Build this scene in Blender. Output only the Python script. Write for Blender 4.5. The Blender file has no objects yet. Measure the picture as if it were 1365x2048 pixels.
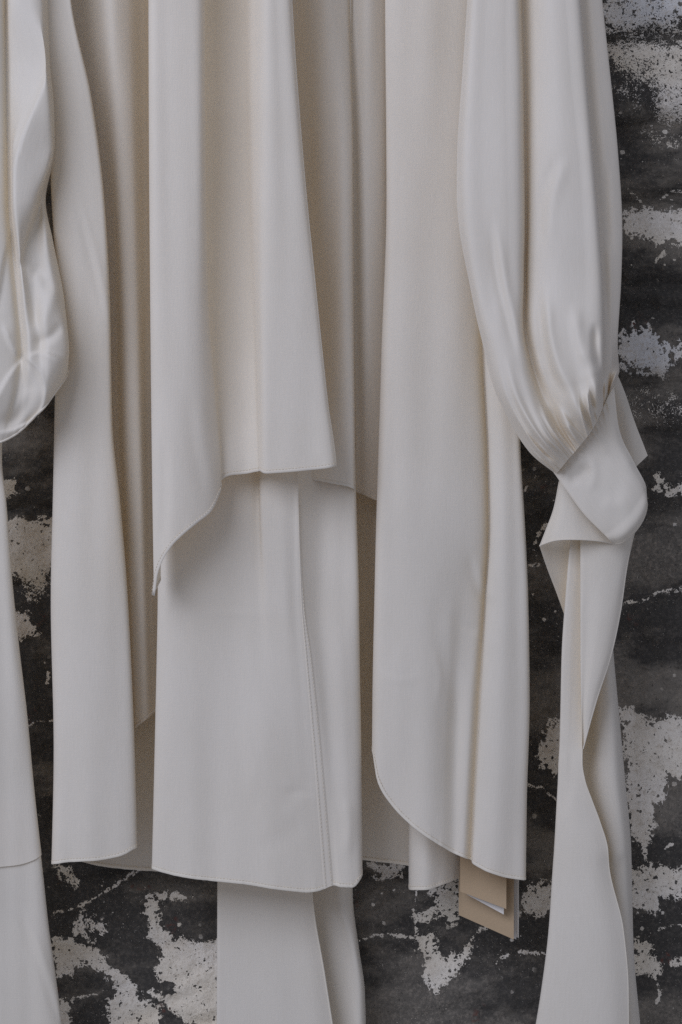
import bpy, math, random
import numpy as np
from mathutils import Vector

# ------------------------------------------------------------------ camera, light, exposure
SC = bpy.context.scene
COL = SC.collection
S = 1.0 / 2048.0          # metres per photograph pixel on the wall plane
DCAM = 2.0                # camera to wall
ZC = 1.15                 # camera height
cam_d = bpy.data.cameras.new('camera')
cam_d.sensor_fit = 'VERTICAL'; cam_d.sensor_height = 36.0
cam_d.lens = 36.0 * DCAM / 1.0
cam_d.clip_start = 0.05; cam_d.clip_end = 50
cam = bpy.data.objects.new('camera', cam_d); COL.objects.link(cam)
cam.location = (0, -DCAM, ZC); cam.rotation_euler = (math.radians(90), 0, 0)
SC.camera = cam

world = bpy.data.worlds.new('World'); SC.world = world; world.use_nodes = True
bg = world.node_tree.nodes['Background']
bg.inputs['Color'].default_value = (0.805, 0.89, 1.215, 1)
bg.inputs['Strength'].default_value = 0.305

def area(name, loc, target, size, size_y, power, color):
    l = bpy.data.lights.new(name, 'AREA'); l.shape = 'RECTANGLE'
    l.size = size; l.size_y = size_y; l.energy = power; l.color = color
    o = bpy.data.objects.new(name, l); COL.objects.link(o)
    o.location = loc
    o.rotation_euler = (Vector(target) - Vector(loc)).to_track_quat('-Z', 'Y').to_euler()
    return o
area('window_light', (-1.65, -2.25, 2.75), (0, 0, 1.0), 2.2, 2.0, 55, (0.805, 0.89, 1.215))

vs = SC.view_settings
vs.view_transform = 'Standard'; vs.look = 'None'; vs.exposure = 0.0; vs.gamma = 1.0
vs.use_curve_mapping = False
SC.cycles.max_bounces = 12; SC.cycles.diffuse_bounces = 8
SC.cycles.use_denoising = False

# ------------------------------------------------------------------ helpers
def W(px, py, d):
    """photograph pixel + millimetres in front of the wall -> metres"""
    d = np.asarray(d, float) * 0.001
    f = (DCAM - d) / DCAM
    return np.stack([(np.asarray(px, float) - 682.5) * S * f, -d + 0 * f,
                     ZC - (np.asarray(py, float) - 1024.0) * S * f], -1)

def mesh_obj(name, verts, faces, mat, parent=None, smooth=True, uv=None):
    me = bpy.data.meshes.new(name)
    verts = np.asarray(verts, np.float32); faces = np.asarray(faces, np.int32)
    n = faces.shape[1]
    me.vertices.add(len(verts)); me.vertices.foreach_set('co', verts.ravel())
    me.loops.add(faces.size); me.loops.foreach_set('vertex_index', faces.ravel())
    me.polygons.add(len(faces))
    me.polygons.foreach_set('loop_start', np.arange(0, faces.size, n, dtype=np.int32))
    me.polygons.foreach_set('use_smooth', np.full(len(faces), smooth))
    if uv is not None:
        l = me.uv_layers.new(name='cloth')
        l.data.foreach_set('uv', np.asarray(uv, np.float32)[faces.ravel()].ravel())
    me.update(calc_edges=True); me.validate()
    if mat: me.materials.append(mat)
    o = bpy.data.objects.new(name, me); COL.objects.link(o)
    if parent: o.parent = parent
    return o

def grid_faces(nr, nc):
    r, c = np.meshgrid(np.arange(nr - 1), np.arange(nc - 1), indexing='ij')
    a = (r * nc + c).ravel()
    return np.stack([a, a + nc, a + nc + 1, a + 1], 1)

def pchip(x, y, q):
    x = np.asarray(x, float); y = np.asarray(y, float)
    sh = (-1,) + (1,) * (y.ndim - 1)
    h = np.diff(x); dl = np.diff(y, axis=0) / h.reshape(sh)
    m = np.zeros_like(y)
    if len(x) > 2:
        w1 = (2 * h[1:] + h[:-1]).reshape(sh); w2 = (h[1:] + 2 * h[:-1]).reshape(sh)
        ok = dl[1:] * dl[:-1] > 0
        with np.errstate(all='ignore'):
            mm = (w1 + w2) / (w1 / dl[:-1] + w2 / dl[1:])
        m[1:-1] = np.where(ok, mm, 0)
    m[0] = dl[0]; m[-1] = dl[-1]
    return hermite(x, y, m, q)

def fdiff(x, y, q):
    x = np.asarray(x, float); y = np.asarray(y, float)
    sh = (-1,) + (1,) * (y.ndim - 1)
    h = np.diff(x).reshape(sh); dl = np.diff(y, axis=0) / h
    m = np.zeros_like(y)
    m[1:-1] = (dl[1:] * h[:-1] + dl[:-1] * h[1:]) / (h[1:] + h[:-1])
    m[0] = dl[0]; m[-1] = dl[-1]
    return hermite(x, y, m, q)

def hermite(x, y, m, q):
    q = np.asarray(q, float)
    i = np.clip(np.searchsorted(x, q) - 1, 0, len(x) - 2)
    h = x[i + 1] - x[i]; t = np.clip((q - x[i]) / h, 0, 1)
    sh = (-1,) + (1,) * (y.ndim - 1)
    t = t.reshape(sh); h = h.reshape(sh)
    return ((2*t**3 - 3*t**2 + 1) * y[i] + (t**3 - 2*t**2 + t) * h * m[i]
            + (-2*t**3 + 3*t**2) * y[i+1] + (t**3 - t**2) * h * m[i+1])

def polydist(X, Y, pts):
    """distance to a polyline, with the sign of the side and the run along it"""
    best = np.full(X.shape, 1e9); side = np.zeros(X.shape); run = np.zeros(X.shape)
    for k, ((x0, y0), (x1, y1)) in enumerate(zip(pts[:-1], pts[1:])):
        dx, dy = x1 - x0, y1 - y0; L = dx*dx + dy*dy
        tr = ((X-x0)*dx + (Y-y0)*dy) / L
        t = np.clip(tr, 0, 1)
        dd = np.hypot(X - x0 - t*dx, Y - y0 - t*dy)
        s = np.sign((X-x0)*dy - (Y-y0)*dx)
        u = dd < best
        best = np.where(u, dd, best); side = np.where(u, s, side); run = np.where(u, (k + t) / (len(pts) - 1), run)
    return best, side, run

def creases(X, Y, D, lst):
    for kind, pts, sig, amp in lst or []:
        q = np.array(pts, float); k = np.arange(len(q))
        pts = [tuple(p) for p in (fdiff(k, q, np.linspace(0, len(q) - 1, 8 * (len(q) - 1) + 1)) if len(q) > 2 else q)]
        d, s, r = polydist(X, Y, pts)
        fade = np.clip(np.minimum(r, 1 - r) * 3.2, 0, 1); fade = fade * fade * (3 - 2 * fade)
        if kind == 'ridge':                     # a soft fold along the line
            D = D + amp * np.exp(-(d / sig) ** 2) * fade
        elif kind == 'step':                    # one fold lapping over its neighbour, to the right of a line drawn downwards
            q = d * s
            D = D + amp * 0.5 * (1 + np.tanh(q / 2.2)) * np.exp(-np.maximum(q, 0) / sig) * fade
        elif kind == 'wave':                    # a fold with its shadowed hollow beside it
            q = d * s / sig
            D = D + amp * q * np.exp(-q * q) * 2 * fade
    return D

def drape(X, Y, seed, amp, lx=70.0, ly=520.0):
    """long, shallow waves that hanging silk has everywhere"""
    r = np.random.RandomState(seed); out = np.zeros_like(X)
    for k in range(7):
        fx = 2 * math.pi / (lx * r.uniform(0.6, 2.2)); fy = 2 * math.pi / (ly * r.uniform(2.2, 5.0))
        out += r.uniform(0.4, 1) * np.sin(X * fx + Y * fy * r.choice([-1, 1]) + r.uniform(0, 6.3)) * (0.65 + 0.35 * np.sin(Y * 2 * math.pi / (ly * r.uniform(1.5, 3)) + r.uniform(0, 6.3)))
    return out * amp / 3.0

class Sheet: pass

def lift(keys, by):
    """bring some columns of the cross-sections forward (millimetres)"""
    return {y: [(x, d + by.get(i, 0)) for i, (x, d) in enumerate(row)] for y, row in keys.items()}

def finish(name, X, Y, D, mat, parent, uvx, uvy):
    P = W(X, Y, D); nr, nc = X.shape
    uv = np.stack([np.broadcast_to(uvx, X.shape), np.broadcast_to(uvy, X.shape)], -1).reshape(-1, 2) * S
    o = mesh_obj(name, P.reshape(-1, 3), grid_faces(nr, nc), mat, parent, uv=uv)
    s = Sheet(); s.obj = o; s.X = X; s.Y = Y; s.D = D; s.P = P
    return s

def sheet(name, keys, hem, mat, parent, top=-330, amp=1.2, seed=1, cr=None, du=4.5, dv=6.0, lx=70., ly=520., pk=1.0):
    """cloth given by its horizontal cross-sections {y: [(x, depth) ...]} and the y where each column ends"""
    ys = np.array(sorted(keys)); K = np.array([keys[y] for y in ys], float)      # (ny, nc, 2)
    ch = np.hypot(np.diff(K[:, :, 0], axis=1), np.diff(K[:, :, 1], axis=1) * 2).mean(0)
    u = np.concatenate([[0], np.cumsum(np.maximum(ch, 2.0) ** 0.7)])
    arc = np.concatenate([[0], np.cumsum(ch)])
    n = max(12, int(arc[-1] / du))
    ua = np.interp(np.linspace(0, arc[-1], n), arc, u)
    hemc = pchip(u, np.asarray(hem, float), ua)
    nv = int((hemc.max() - top) / dv)
    v = np.linspace(0, 1, nv)[:, None]
    Y = top + (hemc[None, :] - top) * v
    # columns first, then along y
    C = np.stack([fdiff(u, K[i], ua) for i in range(len(ys))])                   # (ny, n, 2)
    X = np.empty_like(Y); D = np.empty_like(Y)
    for j in range(n):
        r = pchip(ys, C[:, j], np.clip(Y[:, j], ys[0], ys[-1]))
        X[:, j] = r[:, 0]; D[:, j] = r[:, 1]
    D = creases(X, Y, D + drape(X, Y, seed, amp, lx, ly), cr)
    rp = np.random.RandomState(seed + 100); q = np.linspace(0, arc[-1], n)      # stitching draws the edge up a little
    rip = sum(rp.uniform(.3, 1) * np.sin(q * 2 * math.pi / rp.uniform(11, 42) + rp.uniform(0, 6.3)) for _ in range(6)) / 3
    near = np.exp(-((hemc[None, :] - Y) / 16.0) ** 2)
    D = D + near * rip[None, :] * 0.45 * pk; Y = Y + near * np.roll(rip, 5)[None, :] * 0.3 * pk
    o = finish(name, X, Y, D, mat, parent, np.linspace(0, arc[-1], n)[None, :], Y)
    o.u = u; o.ua = ua
    return o

def patch(name, rows, mat, parent, nu=60, nv=60, amp=0.6, seed=1, cr=None, extra=None, lx=60., ly=160.):
    """cloth given by rows of (x, y, depth) control points"""
    R = np.array(rows, float)
    du = np.concatenate([[0], np.cumsum(np.maximum(np.linalg.norm(np.diff(R, axis=1), axis=2).mean(0), 1) ** 0.7)])
    dvv = np.concatenate([[0], np.cumsum(np.maximum(np.linalg.norm(np.diff(R, axis=0), axis=2).mean(1), 1))])
    ua = np.linspace(0, du[-1], nu); va = np.linspace(0, dvv[-1], nv)
    A = np.stack([fdiff(du, R[i], ua) for i in range(len(R))])
    G = fdiff(dvv, A, va) if len(R) > 2 else pchip(dvv, A, va)
    X, Y, D = G[..., 0], G[..., 1], G[..., 2]
    D = creases(X, Y, D + drape(X, Y, seed, amp, lx, ly), cr)
    if extra is not None:
        X, Y, D = extra(X, Y, D, (ua / du[-1])[None, :], (va / dvv[-1])[:, None])
    return finish(name, X, Y, D, mat, parent, X.mean(0)[None, :], Y)

def tube(path, tang, nrm, a, b, k=8):
    """elliptic tube along a path: half-width a along tang, half-thickness b along nrm"""
    n = len(path); th = np.linspace(0, 2 * math.pi, k, endpoint=False)
    cs, sn = [np.sign(q) * np.abs(q) ** 0.6 for q in (np.cos(th), np.sin(th))]
    V = (path[:, None] + a * cs[None, :, None] * tang[:, None] + b * sn[None, :, None] * nrm[:, None]).reshape(-1, 3)
    F = []
    for i in range(n - 1):
        for j in range(k):
            j2 = (j + 1) % k
            F.append((i*k + j, i*k + j2, (i+1)*k + j2, (i+1)*k + j))
    return V, np.array(F)

def unit(v): return v / np.maximum(np.linalg.norm(v, axis=-1, keepdims=True), 1e-9)

def hem(s, mat, edge='bottom', width=3.0, thick=1.1, c0=0.0, c1=1.0, name='hem', stitch=None):
    """a rolled, stitched edge along one side of a sheet (width and thickness in millimetres)"""
    P = s.P
    if edge == 'bottom': E, I = P[-1], P[-2]
    elif edge == 'right': E, I = P[:, -1], P[:, -2]
    elif edge == 'left': E, I = P[:, 0], P[:, 1]
    else: E, I = P[0], P[1]
    n = len(E); a, b = int(c0 * (n - 1)), int(c1 * (n - 1)) + 1
    E, I = E[a:b], I[a:b]
    run = unit(np.gradient(E, axis=0)); t = unit(I - E); t = unit(t - run * (t * run).sum(1, keepdims=True))
    nr = unit(np.cross(run, t))
    flip = np.where(nr[:, 1:2] > 0, -1.0, 1.0); nr = nr * flip
    hw = width * 0.0005
    V, F = tube(E + t * hw * 0.9, t, nr, hw, thick * 0.0005)
    o = mesh_obj(name, V, F, mat, s.obj)
    if stitch:
        stitches(E + t * hw * 2.1 + nr * 0.0004, run, nr, stitch, s.obj)
    return o

def stitches(path, run, nrm, mat, parent, pitch=0.0030, length=0.0019, r=0.00022):
    seg = np.linalg.norm(np.diff(path, axis=0), axis=1); arc = np.concatenate([[0], np.cumsum(seg)])
    if arc[-1] < pitch: return
    q = np.arange(0, arc[-1], pitch)
    C = np.stack([np.interp(q, arc, path[:, k]) for k in range(3)], 1)
    T = unit(np.stack([np.interp(q, arc, run[:, k]) for k in range(3)], 1))
    N = unit(np.stack([np.interp(q, arc, nrm[:, k]) for k in range(3)], 1))
    B = np.cross(T, N)
    V = []; F = []
    for c, t, n_, b_ in zip(C, T, N, B):
        i = len(V)
        for s_, rr in ((-1, .4), (-.5, 1), (.5, 1), (1, .4)):
            for aa in ((1, 0), (0, 1), (-1, 0), (0, -1)):
                V.append(c + t * s_ * length / 2 + (b_ * aa[0] + n_ * aa[1]) * r * rr)
        for k in range(3):
            for j in range(4):
                F.append((i+4*k+j, i+4*k+(j+1) % 4, i+4*k+4+(j+1) % 4, i+4*k+4+j))
    o = mesh_obj('stitching', V, F, mat, parent)
    o['kind'] = 'stuff'
    return o

def empty(name, loc, label, cat, group=None):
    o = bpy.data.objects.new(name, None); COL.objects.link(o)
    o.empty_display_size = 0.05
    o['label'] = label; o['category'] = cat
    if group: o['group'] = group
    return o

# ------------------------------------------------------------------ materials
def nodes(name):
    m = bpy.data.materials.new(name); m.use_nodes = True
    nt = m.node_tree; b = nt.nodes['Principled BSDF']
    return m, nt, b, nt.nodes['Material Output']

def N(nt, typ, **kw):
    n = nt.nodes.new(typ)
    for k, v in kw.items():
        if k in n.inputs.keys() and not hasattr(n, k): n.inputs[k].default_value = v
        else:
            try: setattr(n, k, v)
            except Exception: n.inputs[k].default_value = v
    return n

def mathn(nt, op, a, b=None, clamp=False):
    n = nt.nodes.new('ShaderNodeMath'); n.operation = op; n.use_clamp = clamp
    for i, v in enumerate((a, b)):
        if v is None: continue
        if isinstance(v, (int, float)): n.inputs[i].default_value = v
        else: nt.links.new(v, n.inputs[i])
    return n.outputs[0]

def maprange(nt, v, a, b, c=0.0, d=1.0, smooth=True):
    n = nt.nodes.new('ShaderNodeMapRange'); n.interpolation_type = 'SMOOTHSTEP' if smooth else 'LINEAR'
    nt.links.new(v, n.inputs['Value'])
    for k, x in zip(('From Min', 'From Max', 'To Min', 'To Max'), (a, b, c, d)): n.inputs[k].default_value = x
    return n.outputs['Result']

def noise(nt, vec, scale, detail=3, rough=0.55, dist=0.0):
    n = nt.nodes.new('ShaderNodeTexNoise'); n.inputs['Scale'].default_value = scale
    n.inputs['Detail'].default_value = detail; n.inputs['Roughness'].default_value = rough
    n.inputs['Distortion'].default_value = dist
    nt.links.new(vec, n.inputs['Vector']); return n.outputs['Fac']

def mixc(nt, fac, a, b, mode='MIX'):
    n = nt.nodes.new('ShaderNodeMix'); n.data_type = 'RGBA'; n.blend_type = mode
    for sock, v in ((n.inputs[0], fac), (n.inputs[6], a), (n.inputs[7], b)):
        if isinstance(v, (int, float)): sock.default_value = v
        elif isinstance(v, tuple): sock.default_value = (*v, 1)
        else: nt.links.new(v, sock)
    return n.outputs[2]

def cloth(name, color, rough, spec, trans, sheen=0.18, weave=0.34):
    m, nt, b, out = nodes(name)
    tc = nt.nodes.new('ShaderNodeTexCoord'); uv = nt.nodes.new('ShaderNodeUVMap'); uv.uv_map = 'cloth'
    obj = tc.outputs['Object']
    # slubs run along the thread
    mp = nt.nodes.new('ShaderNodeMapping'); mp.inputs['Scale'].default_value = (1.0, 0.06, 1.0)
    nt.links.new(uv.outputs[0], mp.inputs['Vector'])
    slub = noise(nt, mp.outputs[0], 900, 2, 0.6)
    mp2 = nt.nodes.new('ShaderNodeMapping'); mp2.inputs['Scale'].default_value = (0.08, 1.0, 1.0)
    nt.links.new(uv.outputs[0], mp2.inputs['Vector'])
    slub2 = noise(nt, mp2.outputs[0], 800, 2, 0.6)
    blot = noise(nt, obj, 14, 3, 0.5)
    c2 = tuple(x * f for x, f in zip(color, (0.955, 0.95, 0.935)))
    f = mathn(nt, 'ADD', mathn(nt, 'MULTIPLY', slub, 0.5), mathn(nt, 'MULTIPLY', blot, 0.5))
    colr = mixc(nt, maprange(nt, f, 0.3, 0.7), c2, color)
    nt.links.new(colr, b.inputs['Base Color'])
    b.inputs['Roughness'].default_value = rough
    b.inputs['Specular IOR Level'].default_value = spec
    b.inputs['Sheen Weight'].default_value = sheen; b.inputs['Sheen Roughness'].default_value = 0.5
    grain = noise(nt, obj, 620, 4, 0.7)
    hgt = mathn(nt, 'ADD', mathn(nt, 'ADD', mathn(nt, 'MULTIPLY', slub, 0.6), mathn(nt, 'MULTIPLY', slub2, 0.4)), mathn(nt, 'MULTIPLY', grain, 0.8))
    mp3 = nt.nodes.new('ShaderNodeMapping'); mp3.inputs['Scale'].default_value = (1.0, 0.10, 1.0)
    nt.links.new(uv.outputs[0], mp3.inputs['Vector'])
    soft = noise(nt, mp3.outputs[0], 120, 3, 0.55)
    bp = nt.nodes.new('ShaderNodeBump'); bp.inputs['Strength'].default_value = weave; bp.inputs['Distance'].default_value = 0.0006
    nt.links.new(hgt, bp.inputs['Height'])
    bp2 = nt.nodes.new('ShaderNodeBump'); bp2.inputs['Strength'].default_value = 0.06; bp2.inputs['Distance'].default_value = 0.0016
    nt.links.new(soft, bp2.inputs['Height']); nt.links.new(bp.outputs[0], bp2.inputs['Normal'])
    nt.links.new(bp2.outputs[0], b.inputs['Normal'])
    t = nt.nodes.new('ShaderNodeBsdfTranslucent'); nt.links.new(mixc(nt, 1.0, colr, (1.0, 0.92, 0.78), 'MULTIPLY'), t.inputs['Color'])
    mx = nt.nodes.new('ShaderNodeMixShader'); mx.inputs[0].default_value = trans
    nt.links.new(b.outputs[0], mx.inputs[1]); nt.links.new(t.outputs[0], mx.inputs[2])
    nt.links.new(mx.outputs[0], out.inputs['Surface'])
    return m

M_SILK = cloth('ivory_crepe_silk', (0.86, 0.765, 0.59), 0.70, 0.22, 0.14)
M_SATIN = cloth('ivory_satin_silk', (0.86, 0.765, 0.59), 0.57, 0.32, 0.13, 0.12, 0.20)
M_HEM = cloth('ivory_hem_silk', (0.87, 0.77, 0.58), 0.62, 0.3, 0.08)
M_THREAD = cloth('ivory_thread', (0.84, 0.735, 0.54), 0.6, 0.3, 0.0)

def paper(name, color):
    m, nt, b, out = nodes(name)
    tc = nt.nodes.new('ShaderNodeTexCoord'); v = tc.outputs['Object']
    f = noise(nt, v, 900, 4, 0.7); g = noise(nt, v, 60, 3)
    c = mixc(nt, maprange(nt, f, 0.35, 0.75), color, tuple(x * 0.86 for x in color))
    c = mixc(nt, maprange(nt, g, 0.3, 0.8, 0, 0.5), c, tuple(x * 0.93 for x in color))
    nt.links.new(c, b.inputs['Base Color']); b.inputs['Roughness'].default_value = 0.8
    bp = nt.nodes.new('ShaderNodeBump'); bp.inputs['Strength'].default_value = 0.12; bp.inputs['Distance'].default_value = 0.0004
    nt.links.new(f, bp.inputs['Height']); nt.links.new(bp.outputs[0], b.inputs['Normal'])
    return m
M_KRAFT = paper('kraft_card', (0.48, 0.335, 0.18))
M_WHITE = paper('white_card', (0.82, 0.74, 0.60))
M_STRING = paper('cotton_string', (0.62, 0.55, 0.45))

# ------------------------------------------------------------------ the wall
PATCHES = [  # flaking white paint: outline, firmness
 ([(1190,-90),(1420,-90),(1420,55),(1330,64),(1280,68),(1200,66)], 0.30),
 ([(1212,84),(1420,84),(1420,240),(1370,238),(1322,240),(1308,215),(1318,190),(1290,165),(1250,152),(1222,150)], 0.55),
 ([(1240,440),(1262,420),(1300,416),(1420,420),(1420,484),(1330,486),(1325,494),(1290,476),(1275,470),(1260,476),(1244,462)], 1.0),
 ([(1234,672),(1262,664),(1285,655),(1296,650),(1310,668),(1318,688),(1345,690),(1370,682),(1400,690),(1400,712),(1345,715),(1334,738),(1328,752),(1300,744),(1270,742),(1238,732)], 0.62),
 ([(1309,952),(1317,935),(1328,962),(1335,976),(1350,972),(1372,945),(1400,950),(1400,985),(1350,991),(1325,991),(1306,980)], 0.6),
 ([(1345,1180),(1372,1175),(1400,1180),(1400,1195),(1350,1192)], 0.5),
 ([(1236,1416),(1266,1418),(1292,1434),(1300,1442),(1345,1430),(1420,1436),(1420,1552),(1365,1556),(1336,1548),(1328,1585),(1312,1612),(1318,1640),(1302,1668),(1292,1692),(1265,1682),(1255,1600),(1246,1500)], 1.0),
 ([(1262,1742),(1300,1728),(1340,1742),(1400,1732),(1400,1788),(1330,1800),(1322,1822),(1290,1826),(1262,1818)], 0.7),
 ([(1262,1892),(1300,1878),(1312,1910),(1322,1926),(1400,1914),(1400,1926),(1322,1938),(1316,1952),(1322,1980),(1304,1954),(1290,1952),(1266,1948)], 0.6),
 ([(1072,1512),(1100,1440),(1140,1436),(1140,1560),(1100,1548),(1080,1526)], 0.55),
 ([(1045,1782),(1075,1764),(1120,1758),(1120,1805),(1090,1832),(1040,1832)], 0.6),
 ([(740,1732),(812,1728),(802,1756),(775,1762),(750,1754)], 0.6),
 ([(858,1782),(916,1752),(930,1800),(925,1845),(905,1858),(880,1822)], 0.5),
 ([(838,1880),(872,1872),(866,1905),(900,1914),(930,1908),(948,1896),(928,1930),(905,1952),(876,1988),(850,1966),(844,1930)], 0.9),
 ([(830,1836),(866,1818),(878,1838),(846,1846)], 0.5),
 ([(286,1785),(310,1797),(340,1786),(382,1786),(386,1796),(340,1806),(320,1812),(316,1832),(324,1856),(350,1880),(450,1886),(450,2100),(395,2062),(322,2012),(300,1986),(345,1986),(343,1970),(318,1966),(314,1930),(322,1904),(300,1876),(294,1830)], 1.0),
 ([(100,1880),(140,1874),(150,1890),(185,1894),(210,1912),(226,1936),(252,1958),(270,1970),(286,1996),(322,2016),(332,2100),(232,2080),(204,2010),(230,1992),(232,1972),(214,1956),(198,1944),(170,1928),(150,1940),(126,1960),(108,1958)], 0.9),
 ([(106,2004),(146,2000),(140,2022),(134,2056),(112,2070)], 0.7),
 ([(163,1822),(204,1846),(202,1868),(176,1862),(186,1884),(168,1888),(148,1872)], 0.4),
 ([(110,1734),(126,1734),(154,1764),(146,1780)], 0.8),
 ([(0,1042),(45,1034),(90,1034),(120,1044),(120,1112),(99,1140),(96,1166),(80,1182),(60,1176),(30,1152),(0,1150)], 0.85),
 ([(20,1228),(55,1228),(76,1254),(82,1270),(30,1274)], 0.9),
 ([(-10,958),(29,964),(25,990),(-10,1002)], 0.9),
]
CRACKS = [ [(1254,380),(1280,396),(1290,412)], [(1322,398),(1345,382),(1372,384)], [(1326,490),(1326,508),(1312,522)],
 [(1262,660),(1266,640),(1278,652)], [(1050,1568),(1072,1575),(1088,1578),(1118,1606)], [(720,1882),(752,1872),(800,1874),(838,1880)],
 [(834,1780),(829,1820),(834,1876)], [(928,1908),(954,1870),(978,1852)], [(990,1928),(1030,1906),(1095,1910)], [(1252,1206),(1290,1200),(1318,1186),(1345,1180)],
 [(90,1326),(96,1350),(93,1366)], [(46,1458),(76,1443),(112,1444)], [(110,1826),(150,1820),(185,1800),(218,1780),(260,1752),(300,1736)],
 [(150,1998),(200,1990),(232,1976)], [(1268,1880),(1320,1862),(1370,1850)], [(1290,1690),(1294,1725)], [(1330,1700),(1345,1692)], [(1310,1950),(1322,1990),(1316,2010)],
 [(1068,1090),(1082,1060),(1096,1050)], [(1060,1130),(1078,1132)], [(1050,980),(1072,950)] ]
JOINTS = [-380,-230,-75,72,243,392,560,612,764,868,1022,1176,1290,1441,1590,1745,1888,2036,2190,2340]

def build_wall():
    st = 4.0
    xs = np.arange(-720, 2090, st); ys = np.arange(-560, 2620, st)
    X, Y = np.meshgrid(xs, ys)
    r = np.random.RandomState(7)
    def fbm(lx, ly, n=10, seed=0):
        q = np.random.RandomState(seed); o = np.zeros_like(X)
        for k in range(n):
            a = q.uniform(0, 6.3); f = 2 * math.pi * q.uniform(0.5, 2.0)
            o += np.sin(X / lx * f * math.cos(a) + Y / ly * f * math.sin(a) + q.uniform(0, 6.3)) / math.sqrt(n)
        return o
    # paint: signed distance to the patches inside the picture, chance patches outside it
    F = np.full(X.shape, -1.2)
    def box(P):
        a = np.array(P); lo = a.min(0) - 60; hi = a.max(0) + 60
        i0, i1 = np.searchsorted(ys, [lo[1], hi[1]]); j0, j1 = np.searchsorted(xs, [lo[0], hi[0]])
        return (slice(i0, i1), slice(j0, j1))
    def inside(P, bx):
        X_, Y_ = X[bx], Y[bx]
        c = np.zeros(X_.shape, bool); n = len(P)
        for i in range(n):
            (x0, y0), (x1, y1) = P[i], P[(i+1) % n]
            if y0 == y1: continue
            c ^= ((y0 > Y_) != (y1 > Y_)) & (X_ < (x1-x0) * (Y_-y0) / (y1-y0) + x0)
        return c
    for P, firm in PATCHES:
        bx = box(P); d, _, _ = polydist(X[bx], Y[bx], P + P[:1]); ins = inside(P, bx)
        f = np.where(ins, np.clip(d / 24.0, 0, 1) * firm * 1.1 + 0.0, np.clip(-d / 24.0, -1.2, 0))
        F[bx] = np.maximum(F[bx], f)
    for P in CRACKS:
        bx = box(P); d, _, _ = polydist(X[bx], Y[bx], P)
        F[bx] = np.maximum(F[bx], 0.30 - d / 8.0)
    # a peppering of old paint round (1310, 820) and under the upper courses
    for cx, cy, rx, ry, a in ((1312,815,75,48,-0.34),(1230,200,70,45,-0.42),(1330,1230,60,60,-0.7),(1300,560,60,60,-0.62),(780,1900,70,60,-0.66),(1080,1120,26,60,-0.42),(70,1185,30,22,-0.25),(1340,285,40,22,-0.12),(1300,270,26,16,-0.25)):
        g = np.exp(-((X-cx)/rx)**2 - ((Y-cy)/ry)**2)
        F = np.maximum(F, -1.2 + (1.2 + a) * np.clip(g * 1.6, 0, 1))
    out = np.clip(np.maximum(np.maximum(-60 - X, X - 1425), np.maximum(-110 - Y, Y - 2110)) / 60, 0, 1)
    rnd = np.clip(fbm(420, 300, 14, 3) * 0.8 + fbm(120, 90, 10, 4) * 0.45 - 0.35, -1.2, 1)
    F = F * (1 - out) + rnd * out
    # shallow swelling of the courses under the coats of paint
    Yw = Y + 7 * fbm(300, 900, 8, 11) + 3 * fbm(90, 400, 6, 12)
    jd = np.min(np.stack([np.abs(Yw - j) for j in JOINTS]), 0)
    bul = np.clip(jd / 62.0, 0, 1); bul = 1 - (1 - bul) ** 2.2
    strength = np.clip(1.5 - (Y - 200) / 1100, 0.35, 1.45)
    Dm = -9 + bul * 13 * strength + 1.6 * fbm(240, 200, 10, 21) + 0.7 * fbm(60, 60, 12, 22)
    V = W(X, Y, 0 * X); V[..., 1] = -(Dm * 0.001)
    o = mesh_obj('wall', V.reshape(-1, 3), grid_faces(*X.shape), None)
    me = o.data
    at = me.attributes.new('paint', 'FLOAT', 'POINT'); at.data.foreach_set('value', F.astype(np.float32).ravel())
    lime = np.clip(fbm(260, 220, 10, 31) * 0.5 + 0.5, 0, 1)
    at = me.attributes.new('tone', 'FLOAT', 'POINT'); at.data.foreach_set('value', lime.astype(np.float32).ravel())
    sand = np.exp(-((X-1300)/170)**2 - ((Y-170)/150)**2) + np.exp(-((X-1320)/90)**2 - ((Y-820)/60)**2) + np.exp(-((X-70)/50)**2 - ((Y-1185)/30)**2) + out * np.clip(fbm(500, 400, 8, 41), 0, 1)
    cool = np.exp(-((X-1310)/120)**2 - ((Y-10)/52)**4) + np.exp(-((X-1300)/90)**2 - ((Y-705)/60)**4) + out * np.clip(fbm(350, 300, 8, 43), 0, 1)
    at = me.attributes.new('cool', 'FLOAT', 'POINT'); at.data.foreach_set('value', np.clip(cool, 0, 1).astype(np.float32).ravel())
    at = me.attributes.new('sand', 'FLOAT', 'POINT'); at.data.foreach_set('value', np.clip(sand, 0, 1).astype(np.float32).ravel())
    o['label'] = 'dark rough wall with flaking white paint behind the hanging garments'; o['category'] = 'wall'
    # material
    m, nt, b, outn = nodes('flaking_wall_paint')
    tc = nt.nodes.new('ShaderNodeTexCoord'); v = tc.outputs['Object']
    pa = nt.nodes.new('ShaderNodeAttribute'); pa.attribute_name = 'paint'
    tn = nt.nodes.new('ShaderNodeAttribute'); tn.attribute_name = 'tone'
    n1 = noise(nt, v, 55, 7, 0.72, 0.3); n2 = noise(nt, v, 170, 4, 0.6); n3 = noise(nt, v, 520, 3, 0.6)
    f = mathn(nt, 'ADD', pa.outputs['Fac'], mathn(nt, 'MULTIPLY', mathn(nt, 'SUBTRACT', n1, 0.5), 2.6))
    f = mathn(nt, 'ADD', f, mathn(nt, 'MULTIPLY', mathn(nt, 'SUBTRACT', n2, 0.5), 2.6))
    sa = nt.nodes.new('ShaderNodeAttribute'); sa.attribute_name = 'sand'
    fine = noise(nt, v, 620, 4, 0.75)
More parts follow.
